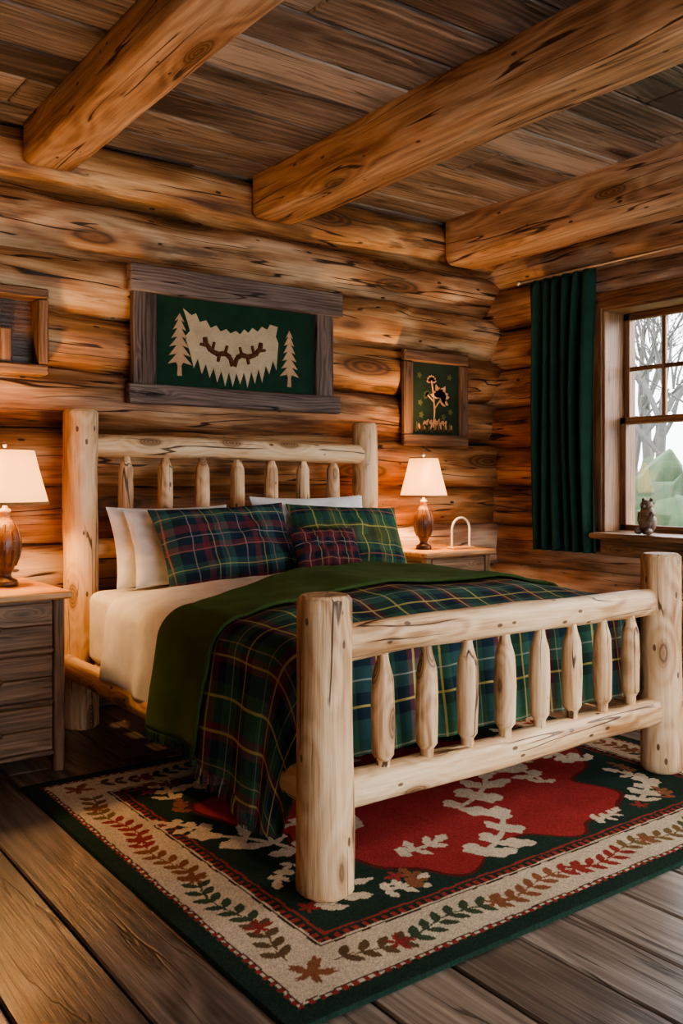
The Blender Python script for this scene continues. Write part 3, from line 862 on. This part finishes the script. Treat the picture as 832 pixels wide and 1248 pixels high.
for (x, y, a, L_, n) in [(2.30, 2.28, .35, .38, 3), (2.55, 2.66, .3, .42, 3), (2.80, 2.95, 2.2, .34, 4), (2.15, 2.80, 2.5, .30, 3), (2.95, 3.0, -.3, .36, 4), (3.08, 2.66, 1.2, .26, 3),
                         (1.80, 2.70, 1.9, .34, 3), (1.72, 2.62, 3.6, .16, 3), (1.66, 3.45, 1.2, .26, 3), (1.80, 3.52, 0.2, .22, 3), (1.62, 3.05, 1.9, .22, 3), (1.62, 2.28, .5, .26, 3), (1.85, 2.27, -.2, .16, 3), (2.07, 2.47, -.2, .2, 3),
                         (3.22, 2.28, .3, .26, 3), (3.45, 2.35, 1.3, .22, 3), (3.50, 2.75, 1.9, .24, 4), (3.48, 3.1, 1.2, .24, 3), (3.4, 3.5, .8, .2, 3), (2.4, 3.45, .4, .34, 4), (2.9, 2.25, -.1, .15, 3)]:
    rspray(x, y, a, L_, CREAM, n)
for (x, y, a, L_) in [(1.95, 2.22, 1.0, .13), (1.72, 2.42, .6, .13), (3.36, 2.22, .9, .12), (1.62, 3.3, .9, .13), (3.52, 2.52, 1.2, .13), (1.75, 3.6, 2.2, .12)]:
    rspray(x, y, a, L_, BROWN, 3)
for (x, y) in [(1.58, 2.32), (1.95, 2.33), (3.18, 2.24), (3.55, 2.22), (1.62, 3.58), (2.0, 3.62), (2.62, 2.86)]:
    rmaple(x, y, random.uniform(0, 6), .05, DRED)
bc = .188
def vine(p, q):
    p = np.array(p); q = np.array(q); L_ = np.linalg.norm(q - p); d = (q - p) / L_; nrm = np.array((-d[1], d[0])); a0 = math.atan2(d[1], d[0])
    s = .12; k = 0
    while s < L_ - .10:
        off = .018 * math.sin(s * 14)
        P = p + d * s + nrm * off
        c = [(.14, .09, .045), LG, BROWN, DRED, (.20, .13, .06), (.09, .10, .05)][(int(s / .34)) % 6]
        aa = a0 + .25 * math.cos(s * 14)
        for sg in (-1, 1): rleaf(P[0], P[1], aa + sg * .85, .066, .016, c)
        rleaf(P[0] - d[0] * .03, P[1] - d[1] * .03, aa, .07, .005, c)
        if k % 7 == 3:
            rmaple(P[0], P[1], aa, .06, DRED if k % 2 else BROWN)
        s += .058; k += 1
a, b, c_, d_ = RX0 + bc, RX1 - bc, RY0 + bc, RY1 - bc
vine((a, c_), (a, d_)); vine((a, c_), (b, c_)); vine((b, c_), (b, d_)); vine((a, d_), (b, d_))
for x in (a, b):
    for y in (c_, d_): rmaple(x, y, .8, .085, BROWN)
rs = np.random.RandomState(3)
col *= (1 + rs.uniform(-.22, .22, col.shape[:2]))[..., None]
Z = .011 + .0012 * rs.rand(ny + 1, nx + 1); Z[edge < .001] = .001
verts = np.stack([GX, GY, Z], -1).reshape(-1, 3)
ii, jj = np.meshgrid(np.arange(ny), np.arange(nx), indexing='ij'); base = (ii * (nx + 1) + jj).ravel()
faces = np.stack([base, base + 1, base + nx + 2, base + nx + 1], -1)
me = bpy.data.meshes.new('area_rug')
me.vertices.add(len(verts)); me.vertices.foreach_set('co', verts.astype(np.float32).ravel())
me.loops.add(faces.size); me.loops.foreach_set('vertex_index', faces.ravel().astype(np.int32))
me.polygons.add(len(faces)); me.polygons.foreach_set('loop_start', (np.arange(len(faces)) * 4).astype(np.int32))
me.polygons.foreach_set('loop_total', np.full(len(faces), 4, dtype=np.int32))
me.update(calc_edges=True); me.validate()
at = me.attributes.new('Col', 'FLOAT_COLOR', 'POINT')
at.data.foreach_set('color', np.concatenate([col.reshape(-1, 3), np.ones(((nx + 1) * (ny + 1), 1))], 1).astype(np.float32).ravel())
N = NT('wool_rug'); cc = N.attr('Col', 'Color'); tc = N.n('ShaderNodeTexCoord')
n1 = N.noise(tc.outputs['Object'], 260, 1, .6); n2 = N.noise(tc.outputs['Object'], 6, 2, .6)
k = N.math('MULTIPLY_ADD', n1, .8, N.math('MULTIPLY_ADD', n2, .5, .38))
sc = N.n('ShaderNodeVectorMath', operation='SCALE'); N.l(cc, sc.inputs[0]); N.l(k, sc.inputs['Scale']); N.l(sc.outputs[0], N.b.inputs['Base Color'])
N.b.inputs['Roughness'].default_value = .98; N.b.inputs['Specular IOR Level'].default_value = .15; N.bump(n1, .6, .004)
me.materials.append(N.m)
C.objects.link(bpy.data.objects.new('area_rug', me))

# ------------------------------------------------------------------ outside
M_grass = plain('misty_grass', (.16, .22, .12), .9, nscale=.8, namt=.4)
M_leaf = plain('misty_foliage', (.05, .085, .04), .9, nscale=3.0, namt=.8)
M_bark = plain('misty_bark', (.11, .105, .10), .9, nscale=5)
w = MB(); w.add([(6, -30, -.6), (60, -30, -.6), (60, 60, -.6), (6, 60, -.6)], [(0, 1, 2, 3)], 0); w.build('ground', [M_grass])
random.seed(5)
w = MB()
for i in range(60):
    x = random.uniform(11, 13.2); y = random.uniform(1, 14)
    s = random.uniform(.5, .9)
    zz = -.6 + s * .8 + random.uniform(0, .75)
    ellip(w, (x, y, zz), (s, s, s * 1.1), 0, nu=12, nv=16, nz=.9)
    for k in range(34):
        v = Vector((random.gauss(0, 1), random.gauss(0, 1), random.gauss(0, 1))).normalized() * s * 1.0
        ellip(w, Vector((x, y, zz)) + v, (.12, .12, .10), 0, nu=5, nv=7, nz=.9)
w.build('hedge', [M_leaf])
def branch(w, p, d, L_, r, dep):
    q = p + d * L_; log(w, p, q, r, r * .65, 0, seg=7, step=L_ / 4, irr=.05, endround=0, bow=L_ * .12)
    if dep == 0: return
    for k in range(3 if dep > 1 else 4):
        nd = (d + Vector((random.gauss(0, .5), random.gauss(0, .5), random.uniform(-.1, .5)))).normalized()
        branch(w, p + d * L_ * random.uniform(.55, 1), nd, L_ * random.uniform(.5, .75), r * .5, dep - 1)
for (x, y, h, r) in [(17, 11.6, 3.4, .14), (19.5, 14.2, 3.6, .15), (18, 11.0, 3.2, .11), (22, 15.0, 4, .18), (24, 16.4, 4, .16), (19, 6.5, 3, .14)]:
    w = MB(); branch(w, Vector((x, y, -.6)), Vector((random.uniform(-.08, .08), random.uniform(-.1, .1), 1)).normalized(), h, r, 4); w.build('tree', [M_bark])

# ------------------------------------------------------------------ light
wd = bpy.data.worlds.new('World'); scene.world = wd; wd.use_nodes = True
bg = wd.node_tree.nodes['Background']; bg.inputs[0].default_value = (.93, .965, 1, 1); bg.inputs[1].default_value = 6.8
sl = bpy.data.lights.new('sun', 'SUN'); sl.energy = 3.0; sl.angle = .35; sl.color = (1, .95, .88)
so = bpy.data.objects.new('sun', sl); C.objects.link(so)
so.rotation_euler = Vector((-.75, .45, -.42)).to_track_quat('-Z', 'Y').to_euler()

# ------------------------------------------------------------------ camera
cd = bpy.data.cameras.new('camera'); cd.sensor_fit = 'VERTICAL'; cd.sensor_height = 24; cd.lens = 1093 / 1248 * 24
cd.shift_y = -39 / 1248; cd.clip_start = .05
co = bpy.data.objects.new('camera', cd); C.objects.link(co)
co.location = (0, 0, 1.35); co.rotation_euler = (math.pi / 2, 0, -math.radians(36.4))
scene.camera = co
scene.view_settings.view_transform = 'AgX'
try: scene.view_settings.look = 'AgX - Medium High Contrast'
except Exception as ex: print(ex)
